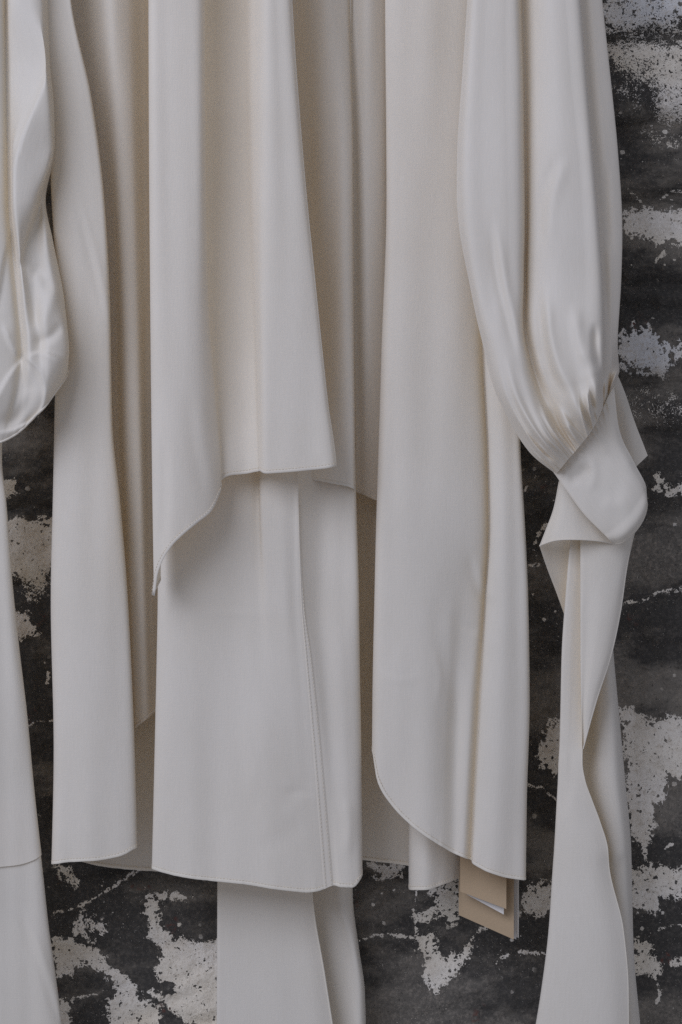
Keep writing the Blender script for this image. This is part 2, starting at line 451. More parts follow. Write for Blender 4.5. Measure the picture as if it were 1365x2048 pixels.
    f = mathn(nt, 'ADD', f, mathn(nt, 'MULTIPLY', mathn(nt, 'MULTIPLY', mathn(nt, 'SUBTRACT', fine, 0.5), 5.0), mathn(nt, 'ADD', sa.outputs['Fac'], 0.12)))
    paint = maprange(nt, f, 0.0, 0.04)
    # pits through the paint, flecks on the bare wall
    pit = maprange(nt, noise(nt, v, 170, 3, 0.6), 0.63, 0.65)
    pit2 = maprange(nt, n3, 0.68, 0.71)
    pit = mathn(nt, 'MAXIMUM', pit, pit2)
    paint = mathn(nt, 'MULTIPLY', paint, mathn(nt, 'SUBTRACT', 1.0, pit))
    fl = nt.nodes.new('ShaderNodeTexVoronoi'); fl.inputs['Scale'].default_value = 95; nt.links.new(v, fl.inputs['Vector'])
    sep = nt.nodes.new('ShaderNodeSeparateColor'); nt.links.new(fl.outputs['Color'], sep.inputs[0])
    rad = maprange(nt, sep.outputs[0], 0.66, 1.0, 0.0, 0.26, False)
    dist = mathn(nt, 'ADD', fl.outputs['Distance'], mathn(nt, 'MULTIPLY', mathn(nt, 'SUBTRACT', n3, 0.5), 0.35))
    fleck = mathn(nt, 'LESS_THAN', dist, rad)
    fleck2 = maprange(nt, noise(nt, v, 700, 1, 0.4), 0.70, 0.74)
    fleck = mathn(nt, 'MULTIPLY', mathn(nt, 'MAXIMUM', fleck, mathn(nt, 'MULTIPLY', fleck2, 0.7)), maprange(nt, noise(nt, v, 11, 3), 0.36, 0.54))
    paint = mathn(nt, 'MAXIMUM', paint, mathn(nt, 'MULTIPLY', fleck, 0.9))
    # colours
    gr = noise(nt, v, 260, 4, 0.7); big = noise(nt, v, 7, 4, 0.6)
    dark = mixc(nt, maprange(nt, big, 0.35, 0.65), (0.15, 0.13, 0.097), (0.235, 0.20, 0.145))
    mpw = nt.nodes.new('ShaderNodeMapping'); mpw.inputs['Scale'].default_value = (0.45, 1.0, 1.0); nt.links.new(v, mpw.inputs['Vector'])
    soot = noise(nt, mpw.outputs[0], 13, 5, 0.62)
    dark = mixc(nt, maprange(nt, soot, 0.47, 0.60), (0.068, 0.060, 0.046), dark)
    dark = mixc(nt, maprange(nt, gr, 0.42, 0.75), dark, mixc(nt, maprange(nt, soot, 0.45, 0.62), (0.13, 0.112, 0.084), (0.32, 0.268, 0.195)))
    dark = mixc(nt, maprange(nt, noise(nt, v, 380, 2, 0.6), 0.60, 0.75, 0, 0.7), dark, (0.04, 0.035, 0.027))
    rust = mathn(nt, 'MULTIPLY', maprange(nt, noise(nt, v, 26, 2), 0.66, 0.72), maprange(nt, n2, 0.5, 0.6))
    dark = mixc(nt, mathn(nt, 'MULTIPLY', rust, 0.7), dark, (0.16, 0.055, 0.035))
    wht = mixc(nt, tn.outputs['Fac'], (0.90, 0.785, 0.575), (0.95, 0.85, 0.67))
    ca = nt.nodes.new('ShaderNodeAttribute'); ca.attribute_name = 'cool'
    wht = mixc(nt, ca.outputs['Fac'], wht, (0.78, 0.74, 0.64))
    wht = mixc(nt, maprange(nt, gr, 0.45, 0.8), wht, (0.62, 0.52, 0.37))
    wht = mixc(nt, maprange(nt, noise(nt, v, 30, 4), 0.5, 0.75, 0, 0.45), wht, (0.64, 0.53, 0.36))
    nt.links.new(mixc(nt, paint, dark, wht), b.inputs['Base Color'])
    b.inputs['Roughness'].default_value = 0.82; b.inputs['Specular IOR Level'].default_value = 0.25
    hg = mathn(nt, 'ADD', mathn(nt, 'MULTIPLY', paint, 0.55), mathn(nt, 'MULTIPLY', gr, 0.5))
    hg = mathn(nt, 'ADD', hg, mathn(nt, 'MULTIPLY', n1, 0.9))
    bp = nt.nodes.new('ShaderNodeBump'); bp.inputs['Strength'].default_value = 0.9; bp.inputs['Distance'].default_value = 0.0030
    nt.links.new(hg, bp.inputs['Height']); nt.links.new(bp.outputs[0], b.inputs['Normal'])
    me.materials.append(m)
    # body of the wall behind its face
    x0, x1 = V[..., 0].min(), V[..., 0].max(); z0, z1 = V[..., 2].min(), V[..., 2].max()
    bx = [(x, y, z) for x in (x0, x1) for y in (0.03, 0.22) for z in (z0, z1)]
    mesh_obj('masonry', bx, [(0,1,3,2),(4,6,7,5),(0,4,5,1),(2,3,7,6),(0,2,6,4),(1,5,7,3)], m, o, smooth=False)
    return o
build_wall()

# ------------------------------------------------------------------ garments
blouse = empty('blouse', None, 'long ivory silk blouse with balloon sleeves, tied cuffs and curved shirt-tail hem', 'blouse')
top_ = empty('draped_top', None, 'short ivory silk top whose stepped slanting front hem hangs over the longer panel', 'top')
dress = empty('slip_dress', None, 'ivory silk dress panel with twin-stitched seam strip running down to curved hem', 'dress')
sash = empty('sash', None, 'wide flat ivory sash with folded edge, hanging out below the stitched panel hem', 'sash')

# back of the blouse, with one fold of it curling forward by the tag
hA = [1712,1722,1732,1738,1742,1745,1740,1718,1724,1731,1738,1755,1772,1780,1780,1770,1757,1745]
kA = [(125,8),(160,14),(200,17),(250,18),(305,18),(400,16),(550,16),(700,16),(760,20),(815,22),(842,24),(838,36),(819,48),(822,62),(850,72),(885,66),(915,52),(935,40)]
s = sheet('back_panel', {-330: kA, 2000: kA}, hA, M_SILK, blouse, amp=1.5, seed=3, dv=9)
hem(s, M_HEM, width=3.2, thick=0.45, stitch=M_THREAD)

# left front panel
s = sheet('front_panel', lift({
 -330: [(40,69),(60,80),(82,94),(98,100),(110,96),(118,84),(108,62)],
 0:    [(50,69),(80,84),(100,97),(118,102),(132,98),(141,84),(130,62)],
 200:  [(105,64),(98,80),(125,98),(150,104),(170,100),(182,84),(170,62)],
 400:  [(120,62),(107,78),(140,97),(170,103),(195,98),(207,82),(195,60)],
 600:  [(128,57),(117,73),(150,93),(180,99),(206,94),(218,77),(205,55)],
 850:  [(124,50),(112,68),(140,88),(180,94),(210,88),(223,71),(210,48)],
 1000: [(121,50),(109,68),(138,89),(180,95),(216,89),(236,72),(222,48)],
 1200: [(118,50),(105,68),(135,90),(180,97),(225,90),(250,73),(238,48)],
 1500: [(122,50),(111,70),(140,91),(185,99),(240,92),(264,74),(250,48)],
 1740: [(118,56),(107,74),(140,92),(185,100),(245,94),(270,76),(255,48)]}, {1: 19, 2: 5, 4: 4, 5: 18}),
 [1728,1728,1724,1722,1711,1698,1684], M_SILK, blouse, amp=1.3, seed=5,
 cr=[('wave', [(145,370),(175,470),(200,570),(216,670)], 9, 0.9)])
hem(s, M_HEM, width=3.0, thick=0.45, stitch=M_THREAD)

# right front panel with shirt-tail
s = sheet('front_panel', lift({
 -330: [(790,48),(770,48),(777,59),(800,70),(840,76),(880,76),(920,74),(950,70),(962,68),(966,74),(990,78),(1020,72),(1036,54),(1022,45)],
 0:    [(790,48),(771,48),(778,59),(800,70),(840,76),(880,76),(920,74),(950,70),(962,68),(966,74),(990,78),(1020,72),(1036,54),(1022,45)],
 400:  [(790,48),(774,50),(781,63),(803,73),(842,79),(885,79),(924,77),(952,72),(963,70),(968,77),(992,82),(1020,76),(1035,58),(1020,45)],
 700:  [(785,48),(764,56),(772,71),(795,82),(840,87),(890,87),(930,84),(957,78),(967,70),(971,82),(995,90),(1020,84),(1034,66),(1020,45)],
 900:  [(780,48),(758,60),(766,76),(792,87),(840,92),(890,92),(932,89),(966,83),(976,74),(980,87),(1002,95),(1026,89),(1039,71),(1025,45)],
 1050: [(775,48),(753,64),(760,80),(790,92),(840,97),(890,96),(930,93),(968,87),(979,78),(983,92),(1005,100),(1030,94),(1047,76),(1030,45)],
 1190: [(772,48),(750,65),(758,80),(790,92),(840,98),(890,95),(925,90),(962,84),(972,76),(976,91),(1005,101),(1035,95),(1053,77),(1035,45)],
 1400: [(768,48),(746,66),(755,82),(790,94),(845,101),(890,96),(915,89),(945,90),(960,82),(964,94),(1000,103),(1035,97),(1055,78),(1040,45)],
 1600: [(768,48),(745,68),(755,84),(790,96),(845,104),(885,101),(910,95),(935,96),(949,88),(953,99),(990,106),(1028,100),(1049,80),(1035,45)],
 1770: [(768,48),(745,68),(755,84),(790,98),(845,106),(880,105),(905,100),(928,100),(940,93),(945,103),(980,108),(1022,102),(1046,84),(1030,50)]}, {1: 20, 2: 11, 3: 4, 11: 5, 12: 22}),
 [1485,1505,1562,1618,1668,1692,1706,1716,1720,1728,1746,1757,1760,1755], M_SILK, blouse, amp=1.3, seed=8,
 cr=[('wave', [(905,1150),(890,1260),(912,1360),(930,1480)], 22, 0.8), ('ridge', [(800,1250),(795,1400),(800,1560)], 22, 1.2),
     ('ridge', [(752,1350),(800,1362),(850,1352)], 7, 0.5), ('ridge', [(880,1215),(935,1255),(960,1262)], 9, -0.8), ('ridge', [(862,1290),(880,1350),(872,1420)], 8, 0.7),
     ('wave', [(945,1100),(960,1170),(985,1215)], 12, 1.4), ('ridge', [(880,1400),(900,1500),(895,1640)], 18, -1.2)])
hem(s, M_HEM, width=3.0, thick=0.45, stitch=M_THREAD)

# layers of the short top: rear layer seen left, rear layer seen right, front drape
s = sheet('rear_layer', lift({
 -330: [(90,30),(130,28),(175,42),(212,50),(245,44),(280,34),(310,28),(340,26)],
 0:    [(110,30),(150,28),(190,42),(225,50),(255,44),(285,34),(310,28),(340,26)],
 350:  [(140,30),(180,26),(212,32),(240,44),(265,44),(290,34),(312,28),(340,26)],
 700:  [(160,30),(200,26),(228,28),(254,40),(274,42),(295,34),(318,28),(350,26)],
 1100: [(170,30),(215,26),(242,27),(262,34),(282,38),(300,34),(320,28),(350,26)],
 1500: [(190,30),(235,26),(258,28),(276,34),(294,36),(312,32),(330,28),(360,26)]}, {0: 8, 1: 14, 2: 20, 3: 25, 4: 23, 5: 15, 6: 8}),
 [1505,1490,1470,1453,1440,1426,1415,1405], M_SILK, top_, amp=1.2, seed=13)
hem(s, M_SILK, width=3.0, thick=0.6)
s = sheet('rear_layer', {
 -330: [(540,42),(585,46),(620,54),(655,56),(685,46),(705,38),(730,44),(758,42),(800,28)],
 0:    [(550,44),(592,48),(630,56),(665,60),(692,52),(706,40),(735,48),(762,44),(800,28)],
 300:  [(560,46),(606,48),(645,58),(685,66),(704,62),(709,42),(735,48),(763,44),(800,28)],
 600:  [(570,50),(625,54),(665,66),(692,74),(706,70),(710,42),(735,47),(760,43),(800,28)],
 950:  [(585,78),(635,84),(672,87),(700,88),(709,84),(713,44),(735,46),(758,42),(800,28)],
 1030: [(585,78),(635,84),(672,87),(700,88),(709,84),(713,44),(735,46),(758,42),(800,28)]},
 [952,961,968,974,979,984,993,1003,1016], M_SILK, top_, amp=1.2, seed=17)
hem(s, M_SILK, width=3.0, thick=0.6)
s = sheet('front_drape', lift({
 -330: [(314,100),(299,124),(306,137),(338,143),(378,142),(402,138),(410,128),(412,96),(438,80),(466,78),(486,88),(502,112),(520,128),(545,130),(568,124),(573,117)],
 0:    [(314,100),(299,124),(306,137),(338,143),(378,142),(402,138),(410,128),(412,96),(438,80),(468,78),(488,88),(505,112),(525,129),(555,131),(580,124),(585,117)],
 300:  [(314,100),(300,124),(307,137),(340,143),(380,142),(403,138),(411,128),(414,98),(442,82),(473,80),(494,90),(508,114),(526,129),(568,131),(601,124),(606,117)],
 600:  [(316,100),(302,124),(308,137),(342,144),(382,142),(404,137),(416,128),(421,104),(448,88),(485,86),(504,96),(513,116),(527,130),(582,132),(630,124),(635,118)],
 800:  [(318,100),(304,124),(310,137),(344,145),(388,142),(412,136),(430,126),(435,108),(456,96),(490,95),(510,103),(517,118),(530,131),(592,132),(651,125),(656,118)],
 950:  [(322,104),(306,126),(313,138),(346,146),(394,142),(424,134),(441,125),(444,112),(460,105),(495,104),(515,111),(520,122),(533,131),(602,132),(668,126),(674,119)],
 1210: [(322,108),(310,126),(316,136),(342,144),(392,142),(422,134),(441,125),(444,112),(460,105),(495,104),(515,111),(520,122),(533,131),(602,132),(668,126),(674,119)]}, {1: 13, 2: 4, 7: 5, 8: 10, 9: 11, 10: 8, 11: 2, 14: 4, 15: 7}),
 [1160,1192,1150,1092,1047,1022,985,960,951,947,943,942,947,942,934,932], M_SILK, top_, amp=0.9, seed=21,
 cr=[('wave', [(385,760),(400,900),(425,1010)], 18, 0.9), ('ridge', [(328,850),(330,1000),(324,1120)], 9, -1.4)])
hem(s, M_SILK, width=3.0, thick=0.8, stitch=M_THREAD)
hem(s, M_SILK, edge='right', width=1.2, thick=0.6, name='edge_seam')

# long centre panel with the stitched seam strip
C = sheet('long_panel', lift({
 -330: [(330,30),(320,40),(332,48),(380,50),(440,48),(500,46),(516,44),(521,48),(560,46),(590,42),(597,40),(600,38),(640,36),(676,34),(700,30),(694,22)],
 500:  [(330,30),(320,40),(332,48),(380,50),(440,48),(500,46),(516,44),(521,48),(560,46),(590,42),(597,40),(600,38),(640,36),(676,34),(700,30),(694,22)],
 950:  [(334,64),(318,80),(330,92),(380,96),(440,93),(500,88),(517,86),(522,97),(560,100),(590,97),(597,98),(600,93),(640,78),(680,75),(708,62),(700,45)],
 1200: [(335,66),(317,80),(330,92),(380,98),(440,96),(500,95),(520,96),(535,100),(570,102),(592,99),(603,99),(608,97),(640,88),(682,84),(714,72),(706,45)],
 1310: [(333,66),(315,80),(328,93),(380,100),(440,97),(500,98),(522,99),(545,102),(576,103),(600,101),(611,101),(623,99),(650,93),(688,90),(716,74),(708,46)],
 1500: [(330,66),(311,80),(325,94),(380,102),(440,100),(500,104),(530,106),(560,106),(590,104),(614,102),(627,102),(643,101),(664,98),(696,94),(720,76),(712,48)],
 1790: [(325,68),(304,82),(318,94),(375,104),(435,105),(500,109),(540,110),(580,110),(615,108),(638,107),(650,106),(668,104),(682,106),(706,102),(724,86),(714,55)]}, {1: 12, 2: 3, 13: 3, 14: 15}),
 [1734,1738,1743,1756,1763,1770,1777,1782,1785,1782,1778,1771,1774,1775,1755,1715], M_SILK, dress, top=-330, amp=1.3, seed=29,
 cr=[('wave', [(640,1560),(600,1590),(560,1640)], 18, 0.25), ('ridge', [(610,1630),(560,1680),(500,1700)], 24, -0.7), ('ridge', [(690,1590),(700,1650),(690,1730)], 12, 1.4), ('ridge', [(560,1590),(600,1583),(635,1592)], 8, -0.6), ('ridge', [(380,1230),(470,1226),(560,1232)], 6, 0.35), ('ridge', [(480,1420),(505,1520),(500,1620)], 14, 0.8)])
hem(C, M_HEM, width=3.2, thick=0.5, stitch=M_THREAD)

def seam_strip(s, ca, cb, y0, parent):
    """a flat tape stitched over the cloth between two of its columns"""
    prof = [(-0.06, -0.1), (0.0, 0.3), (0.06, 0.45), (0.24, 0.45), (0.32, 0.30), (0.44, 0.30), (0.52, 0.55), (0.92, 0.60), (1.0, 0.40), (1.12, -0.05)]
    rows = [i for i in range(len(s.Y)) if s.Y[i].mean() > y0]
    q = [s.u[ca] + (s.u[cb] - s.u[ca]) * t for t, h in prof]
    V = np.zeros((len(rows), len(prof), 3)); YY = np.zeros((len(rows), len(prof)))
    for k, i in enumerate(rows):
        x = np.interp(q, s.ua, s.X[i]); y = np.interp(q, s.ua, s.Y[i]); d = np.interp(q, s.ua, s.D[i])
        V[k] = W(x, y, d + np.array([h for t, h in prof])); YY[k] = y
    o = mesh_obj('seam_strip', V.reshape(-1, 3), grid_faces(*V.shape[:2]), M_SILK, parent,
                 uv=np.stack([np.tile(np.arange(len(prof)) * 3., len(rows)), YY.ravel()], 1) * S)
    for j, c0 in ((3, 0.3), (7, 0.22)):
        k0 = int(c0 * len(rows)); p = V[k0:, j] * 0.8 + V[k0:, j - 1] * 0.2 + np.array([0, -0.0002, 0])
        run = unit(np.gradient(p, axis=0)); nr = np.tile([[0, -1.0, 0]], (len(p), 1))
        stitches(p, run, nr, M_THREAD, o, pitch=0.0036, length=0.0020, r=0.00028)
    return o
seam_strip(C, 10, 11, 1000, dress)

# sash under the dress
s = sheet('sash_front', lift({
 1600: [(448,36),(436,46),(450,53),(500,56),(560,57),(600,56),(618,54)],
 1790: [(448,36),(436,46),(450,53),(500,56),(560,58),(604,58),(626,56)],
 1950: [(448,36),(435,46),(450,53),(505,57),(570,60),(625,61),(651,58)],
 2200: [(448,36),(434,46),(450,53),(510,58),(590,61),(660,62),(690,58)]}, {1: 8, 2: 2}), [2190]*7, M_SILK, sash, top=1600, amp=0.7, seed=33)
hem(s, M_HEM, edge='right', width=1.6, thick=0.9)
s = sheet('sash_back', {
 1600: [(590,34),(630,34),(660,37),(680,41),(700,38),(704,30)],
 1790: [(595,34),(635,34),(665,38),(684,43),(702,39),(706,30)],
 1900: [(610,34),(650,34),(690,40),(708,44),(716,40),(719,31)],
 1980: [(620,34),(660,34),(696,40),(718,44),(727,40),(730,31)],
 2200: [(650,34),(680,34),(708,40),(722,42),(732,38),(735,31)]}, [2190]*6, M_SILK, sash, top=1600, amp=0.5, seed=35)

# ---------------------------------------------------------------- right balloon sleeve
def sleeve_rows():
    R = []
    xs = {-330:[948,956,984,1014,1034,1042,1056,1082,1112,1138,1144,1160,1178],
          0:[935,945,975,1010,1036,1046,1062,1095,1130,1160,1166,1185,1205],
          150:[925,937,970,1010,1040,1050,1064,1105,1140,1171,1177,1198,1221],
          300:[915,929,968,1012,1042,1052,1064,1110,1155,1184,1190,1212,1236],
          450:[918,934,972,1015,1044,1053,1062,1112,1165,1196,1202,1222,1245],
          560:[938,950,982,1018,1043,1051,1060,1112,1168,1203,1209,1225,1243],
          680:[964,975,998,1025,1045,1054,1068,1115,1165,1205,1213,1225,1236]}
    d0 = [138,148,151,152,149,130,138,150,152,149,130,130,124]
    d1 = [138,149,153,155,151,131,140,153,155,152,131,131,124]
    d2 = [138,150,156,159,155,138,148,161,163,158,137,132,122]
    dd = {-330:d0,0:d0,150:d0,300:d1,450:d1,560:d1,680:d2}
    for y in (-330,0,150,300,450,560,680):
        R.append([(x, y, d) for x, d in zip(xs[y], dd[y])])
    R.append([(998,800,138),(1010,802,150),(1030,802,159),(1052,796,164),(1072,788,158),(1084,780,141),(1100,776,152),(1140,770,168),(1174,758,169),(1204,742,160),(1213,734,138),(1225,730,132),(1238,728,106)])
    R.append([(1060,905,134),(1068,896,147),(1080,886,160),(1095,878,166),(1108,867,160),(1118,858,146),(1130,848,155),(1160,824,168),(1184,800,167),(1205,775,156),(1213,765,140),(1225,756,132),(1238,748,113)])
    R.append([(1112,948,126),(1117,943,137),(1126,932,144),(1135,921,146),(1143,912,146),(1151,903,145),(1159,893,146),(1179,868,147),(1195,842,145),(1207,814,138),(1212,800,131),(1218,787,125),(1227,774,114)])
    for r in R:                                     # close the tube behind
        a, b = r[-1], r[0]
        for t in (0.2, 0.5, 0.8):
            r.append((a[0] + (b[0]-a[0]) * t, a[1] + (b[1]-a[1]) * t, (a[2] + b[2]) / 2 - 26))
        r.append((b[0] + 0.5, b[1], b[2] - 1))
    return R
rg = np.random.RandomState(4)
PL = np.sort(np.linspace(0.03, 0.66, 17) + rg.uniform(-0.014, 0.014, 17)); PA = rg.uniform(0.4, 1.3, 17); PW = rg.uniform(0.009, 0.016, 17); PR = rg.choice([0.76, 0.86, 0.89, 0.91, 0.92], 17)
def gathers(X, Y, D, u, v):
    add = np.zeros_like(D)
    for c, a, w, r0 in zip(PL, PA, PW, PR):
        drift = (1 - v) * 0.16 * math.sin(c * 37)
        env = np.clip((v - r0) / (0.965 - r0), 0, 1) ** 1.5 * np.clip((1.02 - v) / 0.05, 0.25, 1)
        wid = w * (1 + 2.2 * np.clip(1 - v, 0, 1) / 0.3)
        q = (u - c - drift) / wid
        add += 10 * a * (0.55 if c < 0.3 else 1.1) * env * (np.exp(-q * q) - 0.55 * np.exp(-((q - 1.5) ** 2)))
    r = np.random.RandomState(12)
    for c in np.linspace(0.02, 0.70, 30) + r.uniform(-0.008, 0.008, 30):
        q = (u - c - (1 - v) * r.uniform(-0.5, 0.5)) / r.uniform(0.0045, 0.0085); L = r.uniform(0.012, 0.045)
        add += r.uniform(1.0, 4.2) * np.exp(-q * q) * np.exp(-((0.985 - v) / L) ** 2)
    return X, Y, D + add
sl = patch('sleeve', sleeve_rows(), M_SATIN, blouse, nu=600, nv=420, amp=0.8, seed=41, lx=90, ly=700, extra=gathers,
  cr=[('wave', [(985,420),(1000,540),(1022,640),(1040,720)], 12, 2.2), ('wave', [(1085,560),(1092,660),(1110,740),(1140,800)], 13, 3.4),
      ('ridge', [(1150,600),(1160,680),(1180,740)], 14, 3.4), ('wave', [(1060,700),(1085,780),(1095,850)], 14, 2.8), ('ridge', [(1210,300),(1215,430),(1222,520)], 9, -3),
      ('wave', [(1130,300),(1095,400),(1090,520)], 16, 1.6), ('ridge', [(1060,860),(1085,900),(1110,925)], 9, -3.0), ('ridge', [(1190,640),(1192,700),(1202,745)], 8, -5.0)])
so = sl.obj
def pucker(X, Y, D, u, v):
    r = np.random.RandomState(9); add = np.zeros_like(D)
    for c in np.linspace(0.06, 0.94, 15) + r.uniform(-0.02, 0.02, 15):
        L = r.uniform(0.05, 0.16); q = (u - c - v * r.uniform(-0.25, 0.25)) / r.uniform(0.014, 0.026)
        add += r.uniform(0.8, 2.2) * np.exp(-q * q) * np.exp(-(v / L) ** 2)
    return X, Y, D + add
cuff = patch('cuff', [
 [(1108,945,128),(1138,912,136),(1169,878,138),(1196,838,138),(1214,798,136),(1228,772,132)],
 [(1130,976,132),(1162,943,138),(1192,917,139),(1214,888,139),(1230,870,138),(1239,858,133)],
 [(1170,1030,134),(1198,1003,139),(1224,976,141),(1244,951,141),(1259,932,139),(1267,921,133)],
 [(1208,1068,133),(1234,1050,139),(1258,1026,142),(1277,1000,141),(1288,982,137),(1292,970,130)],
 [(1222,1082,131),(1244,1075,137),(1269,1054,140),(1287,1028,139),(1295,1005,134),(1293,980,124)],
 [(1229,1089,125),(1247,1084,130),(1271,1064,132),(1289,1036,131),(1295,1010,126),(1291,988,117)]], M_SATIN, so, nu=110, nv=90, amp=0.4, seed=43, extra=pucker,
 cr=[('ridge', [(1132,958),(1158,950),(1178,925)], 13, -2.8), ('wave', [(1175,905),(1182,945),(1176,985)], 12, 0.9), ('ridge', [(1200,1000),(1232,1010),(1262,992)], 16, 0.8), ('ridge', [(1185,860),(1205,885),(1215,915)], 9, 0.8)])
for ed in ('left', 'bottom'): hem(cuff, M_SATIN, edge=ed, width=0.9, thick=0.9, name='edge_seam')
# seam cord where the gathers meet the cuff
hem(cuff, M_SILK, edge='top', width=1.4, thick=1.2, name='gather_seam')
patch('cuff_flap', [
 [(1214,772,92),(1222,756,94),(1235,748,92)],
 [(1226,810,92),(1240,792,92),(1250,784,88)],
 [(1238,872,92),(1256,846,92),(1268,838,88)],
 [(1252,950,92),(1276,930,92),(1296,911,88)]], M_SILK, so, nu=24, nv=40, amp=0.4, seed=44)
lp = patch('tie_loop', [
 [(1119,962,116),(1123,962,119),(1127,966,121),(1131,970,121),(1136,978,120)],
 [(1106,1024,110),(1122,1020,119),(1144,1016,122),(1166,1020,121),(1186,1036,118)],
 [(1090,1066,107),(1112,1060,119),(1145,1056,124),(1182,1056,122),(1216,1068,117)],
 [(1080,1092,104),(1110,1082,119),(1150,1080,126),(1198,1083,123),(1233,1090,115)]], M_SILK, so, nu=50, nv=40, amp=0.4, seed=45)
hem(lp, M_SATIN, edge='bottom', width=1.2, thick=1.0, name='edge_seam')
hem(lp, M_SATIN, edge='left', width=1.2, thick=1.2, name='edge_seam')
patch('tie_loop', [
 [(1079,1091,102),(1100,1080,92),(1130,1076,86),(1165,1076,82)],
 [(1094,1135,98),(1110,1132,92),(1135,1130,86),(1165,1130,82)],
 [(1112,1182,94),(1124,1182,90),(1142,1182,85),(1165,1182,80)],
 [(1130,1232,90),(1138,1234,88),(1150,1236,84),(1166,1238,80)]], M_SILK, so, nu=30, nv=30, amp=0.4, seed=46)

t1 = sheet('tie', lift({
 1040: [(1152,78),(1145,90),(1154,97),(1168,99),(1185,97),(1200,92)],
 1220: [(1142,76),(1130,90),(1141,98),(1156,100),(1175,98),(1195,92)],
 1300: [(1138,76),(1125,90),(1137,98),(1152,100),(1172,98),(1190,92)],
 1490: [(1132,74),(1120,88),(1130,97),(1142,101),(1155,102),(1166,100)],
 1525: [(1130,74),(1118,88),(1129,98),(1141,102),(1154,104),(1165.5,102)],
 1560: [(1129,74),(1117,88),(1128,98),(1142,103),(1157,105),(1171,103)],
 1600: [(1126,74),(1115,88),(1127,98),(1145,105),(1166,106),(1185,103)],
 1640: [(1124,74),(1113,88),(1126,99),(1148,106),(1176,107),(1200,103)],
 1700: [(1121,74),(1110,88),(1125,99),(1152,107),(1190,109),(1217,104)],
 1730: [(1119,74),(1108,88),(1124,99),(1152,107),(1192,109),(1219,102)],
 1860: [(1112,74),(1100,88),(1120,100),(1160,109),(1212,112),(1248,104)],
 1980: [(1098,74),(1086,88),(1110,100),(1160,110),(1220,113),(1258,104)],
 2200: [(1062,74),(1048,88),(1076,100),(1140,111),(1215,114),(1259,104)]}, {1: 10, 2: 3, 5: 3}), [2190]*6, M_SILK, so, top=1040, amp=0.9, seed=51)
hem(t1, M_HEM, edge='right', c0=0.40, width=1.0, thick=0.5)
t2 = sheet('tie', lift({
 1040: [(1170,98),(1162,108),(1178,114),(1220,116),(1258,110),(1276,102)],
 1130: [(1170,98),(1162,108),(1176,114),(1212,116),(1244,111),(1256,103)],
 1220: [(1170,98),(1162,108),(1174,113),(1202,116),(1230,112),(1243,104)],
 1310: [(1168,98),(1162,107),(1172,112),(1190,115),(1212,112),(1224,105)],
 1400: [(1168,100),(1163,106),(1168,110),(1176,112),(1187,110),(1195,105)],
 1500: [(1168,102),(1165,104),(1165.5,105),(1166,105.5),(1166.5,105),(1167,103)]}, {1: 4, 5: 5, 4: 2}), [1498]*6, M_SILK, so, top=1040, amp=0.7, seed=53, du=2.5)
hem(t2, M_SILK, edge='right', width=1.2, thick=0.5)
sheet('tie', {
 1200: [(1150,56),(1170,60),(1190,68),(1206,72),(1216,68),(1220,56)],
 1300: [(1150,56),(1172,62),(1194,72),(1212,76),(1223,70),(1227,58)],
 1420: [(1150,60),(1172,66),(1198,80),(1222,82),(1234,73),(1238,58)],
 1560: [(1152,74),(1176,78),(1204,88),(1232,88),(1247,76),(1251,60)],
 1700: [(1180,76),(1204,80),(1226,88),(1248,86),(1259,75),(1263,60)],
 1740: [(1184,76),(1208,80),(1230,86),(1250,84),(1260,74),(1264,60)],
 1900: [(1215,76),(1234,78),(1248,82),(1260,78),(1266,70),(1268,58)],
 2048: [(1225,74),(1244,76),(1260,78),(1272,74),(1279,66),(1281,56)],
 2200: [(1230,74),(1250,76),(1268,78),(1284,74),(1292,66),(1294,56)]}, [2190]*6, M_SILK, so, top=1200, amp=0.7, seed=55, du=3,
 cr=[('wave', [(1215,1735),(1235,1722),(1258,1700)], 14, 0.9)])

# ---------------------------------------------------------------- left balloon sleeve (its cuff lies outside the picture)
def X_(l): return l
kd = {
 -330: ([-130,-90,-50,-20,-4,4,11,45,66,74,78,82,70], [100,126,140,140,132,122,126,136,138,130,120,108,80]),
 0:    ([-150,-100,-55,-15,4,13,20,58,80,88,92,96,84], [100,128,144,144,136,124,138,144,140,132,120,108,80]),
 130:  ([-155,-105,-58,-15,5,14,22,86,92,95,98,101,90], [100,128,144,144,136,124,130,146,150,138,122,108,80]),
 220:  ([-158,-106,-58,-15,6,15,23,62,98,103,106,109,98], [100,128,144,146,138,126,131,150,150,132,120,108,80]),
 300:  ([-160,-108,-60,-15,7,16,24,34,100,106,108,110,98], [100,128,146,148,140,128,133,152,146,124,116,106,80]),
 400:  ([-162,-110,-60,-15,8,18,24,31,70,79,86,92,82], [100,130,148,150,142,130,135,154,148,122,118,106,80]),
 480:  ([-165,-110,-60,-14,12,24,30,37,52,74,93,106,94], [102,132,150,152,144,132,138,152,142,132,136,110,80]),
 600:  ([-168,-112,-60,-12,22,36,42,50,66,90,114,129,116], [104,136,154,156,148,138,144,152,142,146,140,112,82]),
 700:  ([-170,-112,-60,-10,28,44,50,60,80,100,132,138,122], [106,138,158,160,152,142,148,156,150,156,146,114,84]),
 780:  ([-170,-112,-60,-10,22,36,44,58,78,98,114,134,120], [106,138,158,162,158,150,152,158,156,152,138,112,84]),
 860:  ([-165,-108,-56,-10,6,16,26,40,54,72,94,128,116], [104,130,146,150,150,148,146,142,134,128,118,108,84]),
 920:  ([-160,-104,-52,-10,-2,6,12,26,44,62,86,124,112], [96,112,122,124,124,122,120,118,112,108,104,100,82])}
